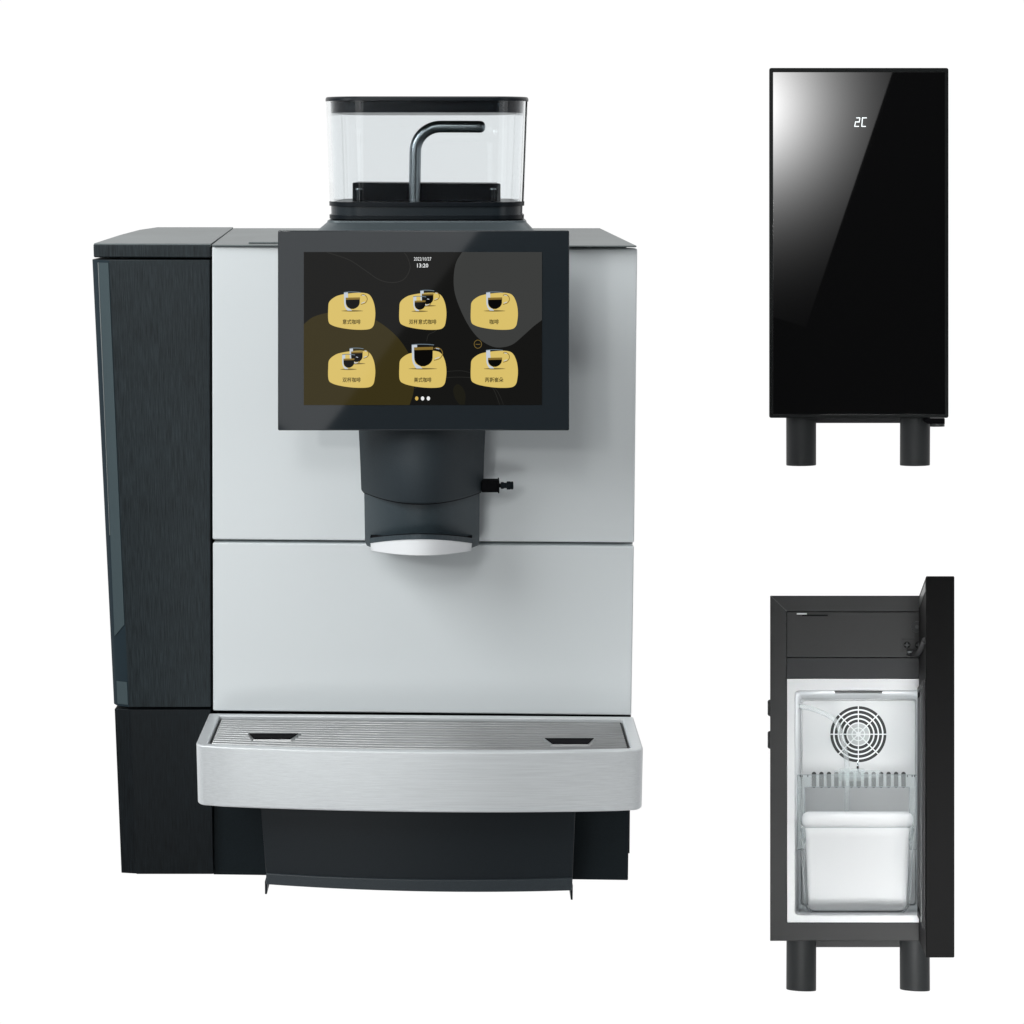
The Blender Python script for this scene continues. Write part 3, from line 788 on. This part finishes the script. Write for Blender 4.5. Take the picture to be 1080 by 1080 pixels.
mb = MB(); a_ = A2.P(904.6, 803, .09); b_ = A2.P(904.6, 816, .09); mb.tube([a_, b_], .0011, 'chrome', 10); mb.tube([A2.P(904.6, 808, .0895), A2.P(904.6, 811, .0895)], .0014, 'gap_black', 10); mb.build('level_probe', hold, smooth=50)

# ---- milk container standing inside ----
Mc = A2.M.copy(); Mc.translation = A2.P(904, 963, .16)
mk = empty('milk_container', Mc, 'white plastic milk container with rounded lid and side clips inside the open cooler', 'container')
def cr(x0, y0, x1, y1, r, d): return [A2.P(x, y, d) for x, y in rr(x0, y0, x1, y1, r, 6)]
mb = MB()
# body: tapered tub (wide at the top), plan loops stacked downwards
def plan(xl, xr, y, d0, d1, r, dd=None, n=6):
    p = A2.P(xl, y, d0); q = A2.P(xr, y, d0); w = (q - p).length; r = min(r, w / 2.1)
    out = []
    base = p; L_ = d1 - d0; rd = (q - p).normalized()
    for cx_, cy_, a0 in ((r, r, PI), (w - r, r, 1.5 * PI), (w - r, L_ - r, 0), (r, L_ - r, .5 * PI)):
        for k in range(n + 1):
            t = a0 + k / n * PI / 2
            out.append(base + rd * (cx_ + r * math.cos(t)) + A2.d * (cy_ + r * math.sin(t)))
    return out
D0, D1 = .06, .165
mb.loft([plan(846.8, 961.5, 872, D0, D1, .007), plan(846.8, 961.5, 876, D0, D1, .007), plan(848, 960.5, 883.5, D0 + .001, D1, .007), plan(849.5, 959, 886, D0 + .004, D1, .007), plan(851.9, 956.9, 950, D0 + .0058, D1, .007), plan(852.2, 956.6, 955, D0 + .006, D1, .007),
         plan(853.4, 955.2, 958.6, D0 + .0075, D1, .007), plan(856.5, 952, 961.0, D0 + .011, D1, .007), plan(862, 947, 961.6, D0 + .018, D1 - .004, .012)], 'can_white')
mb.build('tub', mk, smooth=60)
mb = MB()
mb.loft([plan(850, 958.5, 857.4, D0 + .006, D1, .007), plan(847.2, 961.3, 858.6, D0 + .001, D1, .010), plan(845.6, 963.0, 861.5, D0 - .003, D1, .010), plan(845.3, 963.2, 865, D0 - .004, D1, .010), plan(845.8, 962.8, 869, D0 - .003, D1, .010), plan(848.0, 960.8, 872.3, D0 + .001, D1, .010)], 'can_white')
mb.build('lid', mk, smooth=60)
mb = MB(); mb.prism(A2, [(848.5, 872.4), (960.2, 872.4), (960.0, 873.3), (848.7, 873.3)], D0 - .0006, D0 + .01, 'can_rim'); mb.build('lid_seam', mk)
mb = MB()   # wire handle following the outline
wp = catmull([(846.5, 873), (845.6, 885), (846.4, 905), (848.6, 945), (850.5, 956), (855, 961.6), (863, 963), (904, 963.2), (945, 963), (953, 961.6), (957.6, 956), (959.6, 945), (961.8, 905), (962.6, 885), (962.0, 873)], 5, False)
mb.tube([A2.P(x, y, D0 + .012) for x, y in wp], .0009, 'can_rim', 8); mb.build('handle', mk, smooth=60)
for s_, x in ((1, 846.5), (-1, 962.0)):
    mb = MB(); q = [(x - 2 * s_, 871), (x + 1.2 * s_, 871.6), (x + 3.2 * s_, 876), (x + 3.4 * s_, 884), (x + 1.2 * s_, 891), (x - .4 * s_, 884), (x - 1.6 * s_, 878), (x - 2.6 * s_, 876)]
    mb.prism(A2, q, D0 - .004, D0 + .004, 'clear_plastic'); 
    mb.tube([A2.P(a_, b_, D0 - .005) for a_, b_ in catmull([(x - 2 * s_, 873), (x + .5 * s_, 871.8), (x + 1.3 * s_, 876), (x + 3.2 * s_, 880), (x + 3.0 * s_, 888), (x + 1.5 * s_, 892)], 5, False)], .0005, 'can_rim', 8)
    mb.build('clip', mk, smooth=40)

# ------------------------------------------------------------------ world: white studio behind, dim room behind the camera
w = bpy.data.worlds.new('World'); SC.world = w; w.use_nodes = True
nt = w.node_tree; bg = nt.nodes['Background']
tc = nt.nodes.new('ShaderNodeTexCoord'); sx = nt.nodes.new('ShaderNodeSeparateXYZ'); nt.links.new(tc.outputs['Generated'], sx.inputs[0])
cr_ = nt.nodes.new('ShaderNodeValToRGB'); mr = nt.nodes.new('ShaderNodeMapRange')
mr.inputs[1].default_value = -1; mr.inputs[2].default_value = 1
nt.links.new(sx.outputs['Y'], mr.inputs[0]); nt.links.new(mr.outputs[0], cr_.inputs[0])
el = cr_.color_ramp.elements
el[0].position = 0; el[0].color = (.03, .03, .032, 1); el[1].position = .72; el[1].color = (1.0, 1.0, 1.0, 1)
for p_, v_ in ((.10, .035), (.26, .30), (.52, .46), (.62, .62)):
    e_ = el.new(p_); e_.color = (v_, v_, v_ * 1.03, 1)
nt.links.new(cr_.outputs[0], bg.inputs[0]); bg.inputs[1].default_value = 1.01

# ------------------------------------------------------------------ lamps
def area(name, loc, target, sx_, sy_, power, col=(1, 1, 1), spread=180):
    l = bpy.data.lights.new(name, 'AREA'); l.shape = 'RECTANGLE'; l.size = sx_; l.size_y = sy_; l.energy = power; l.color = col; l.spread = math.radians(spread)
    o = bpy.data.objects.new(name, l); COL.objects.link(o); o.location = loc
    o.rotation_euler = (Vector(target) - Vector(loc)).to_track_quat('-Z', 'Y').to_euler(); return o
ctr = Vector((-.1, 0, .35))
key_dir = Vector((-.29, -1, .32)).normalized()
area('key_softbox', ctr + key_dir * 2.9, ctr, .13, .13, 6.5, (1, .99, .98))
area('low_fill_softbox', CAM + Vector((-.48, -.15, -.80)), (-.06, 0, .30), .6, .34, 4.0, (.98, 1, 1))
area('left_softbox', (-1.15, -.95, 1.25), (-.05, .0, .40), .8, 1.0, 19, (.97, .99, 1))
area('right_softbox', (1.6, -1.6, .9), (.1, 0, .3), .7, 1.2, 3, (.95, .98, 1))
area('cooler_softbox', CAM + Vector((.12, -.1, -.60)), Vector((.69, .68, -.15)), .34, .34, 1.02, spread=25)
area('cavity_lamp', A2.P(905, 733, .035), A2.P(905, 860, .22), .10, .012, .17)
# gradient softbox mirrored in the glass door of the closed cooler
def door_lamp():
    s_ = .22; k = 2 + s_ / DC
    def mp(x, y): p = A1.P(x, y, 0); return A1.c + (p - A1.c) * k - A1.d * (DC + s_)
    dv = (mp(868, 290) - mp(941, 75)).normalized()     # along the sharp edge, downwards
    nv = A1.d.cross(dv).normalized()
    if nv.dot(A1.r) > 0: nv = -nv                      # towards the left
    top = mp(948, 56); Wd, Ht = .50, (mp(850, 345) - mp(948, 56)).length
    ce = top + dv * Ht / 2 + nv * Wd / 2
    l = bpy.data.lights.new('door_softbox', 'AREA'); l.shape = 'RECTANGLE'; l.size = Wd; l.size_y = Ht; l.energy = 1
    o = bpy.data.objects.new('door_softbox', l); COL.objects.link(o)
    zx = -A1.d; xx = dv.cross(-zx) 
    Z = -(A1.d); Yv = -dv; Xv = Yv.cross(Z)
    M = Matrix.Identity(4)
    for i, v in enumerate((Xv, Yv, Z, ce)):
        for j in range(3): M[j][i] = v[j]
    o.matrix_world = M
    l.use_nodes = True; n_ = l.node_tree; em = n_.nodes['Emission']
    # hot spot measured on the lamp face, in the lamp's own coordinates
    h = mp(780, 112) - ce; hx, hy = h.dot(Xv), h.dot(Yv); rad_ = .160
    g = n_.nodes.new('ShaderNodeTexCoord')
    geo = n_.nodes.new('ShaderNodeNewGeometry')
    sub = n_.nodes.new('ShaderNodeVectorMath'); sub.operation = 'DISTANCE'; n_.links.new(geo.outputs['Position'], sub.inputs[0])
    hot = mp(780, 112); sub.inputs[1].default_value = hot
    dv_ = n_.nodes.new('ShaderNodeMath'); dv_.operation = 'DIVIDE'; n_.links.new(sub.outputs['Value'], dv_.inputs[0]); dv_.inputs[1].default_value = rad_
    sq = n_.nodes.new('ShaderNodeMath'); sq.operation = 'POWER'; n_.links.new(dv_.outputs[0], sq.inputs[0]); sq.inputs[1].default_value = 1.5
    ng = n_.nodes.new('ShaderNodeMath'); ng.operation = 'MULTIPLY'; n_.links.new(sq.outputs[0], ng.inputs[0]); ng.inputs[1].default_value = -1
    ex = n_.nodes.new('ShaderNodeMath'); ex.operation = 'EXPONENT'; n_.links.new(ng.outputs[0], ex.inputs[0])
    ad = n_.nodes.new('ShaderNodeMath'); ad.operation = 'MULTIPLY_ADD'; n_.links.new(ex.outputs[0], ad.inputs[0]); ad.inputs[1].default_value = DLP; ad.inputs[2].default_value = 0
    n_.links.new(ad.outputs[0], em.inputs['Strength'])
    return o
DLP = 24.0
door_lamp()
# faint panel mirrored in the touch screen (diagonal sheen)
def disp_lamp():
    dist = (DF.c - CAM).dot(DF.d); foot = CAM + DF.d * dist; s_ = .3; k = 2 + s_ / dist
    def mp(x, y): p = DF.P(x, y, 0); return foot + (p - foot) * k - DF.d * (dist + s_)
    A_, B_ = mp(512, 233), mp(336, 463)
    dv = (B_ - A_).normalized(); nv = DF.d.cross(dv).normalized()
    if nv.dot(DF.r) > 0: nv = -nv
    Ht = (B_ - A_).length * 1.1; Wd = .42
    ce = (A_ + B_) / 2 + nv * Wd / 2
    l = bpy.data.lights.new('screen_softbox', 'AREA'); l.shape = 'RECTANGLE'; l.size = Wd; l.size_y = Ht; l.energy = SLP
    o = bpy.data.objects.new('screen_softbox', l); COL.objects.link(o)
    Z = -DF.d; Yv = -dv; Xv = Yv.cross(Z); M = Matrix.Identity(4)
    for i, v in enumerate((Xv, Yv, Z, ce)):
        for j in range(3): M[j][i] = v[j]
    o.matrix_world = M
SLP = 1.0
disp_lamp()

# ------------------------------------------------------------------ render settings
SC.render.engine = 'CYCLES'
SC.cycles.use_denoising = True
SC.cycles.max_bounces = 14; SC.cycles.diffuse_bounces = 8; SC.cycles.transmission_bounces = 12; SC.cycles.transparent_max_bounces = 16
SC.cycles.sample_clamp_indirect = 6
vs = SC.view_settings; SC.display_settings.display_device = 'sRGB'
vs.view_transform = 'Standard'; vs.look = 'None'; vs.exposure = 0; vs.gamma = 1; vs.use_curve_mapping = False
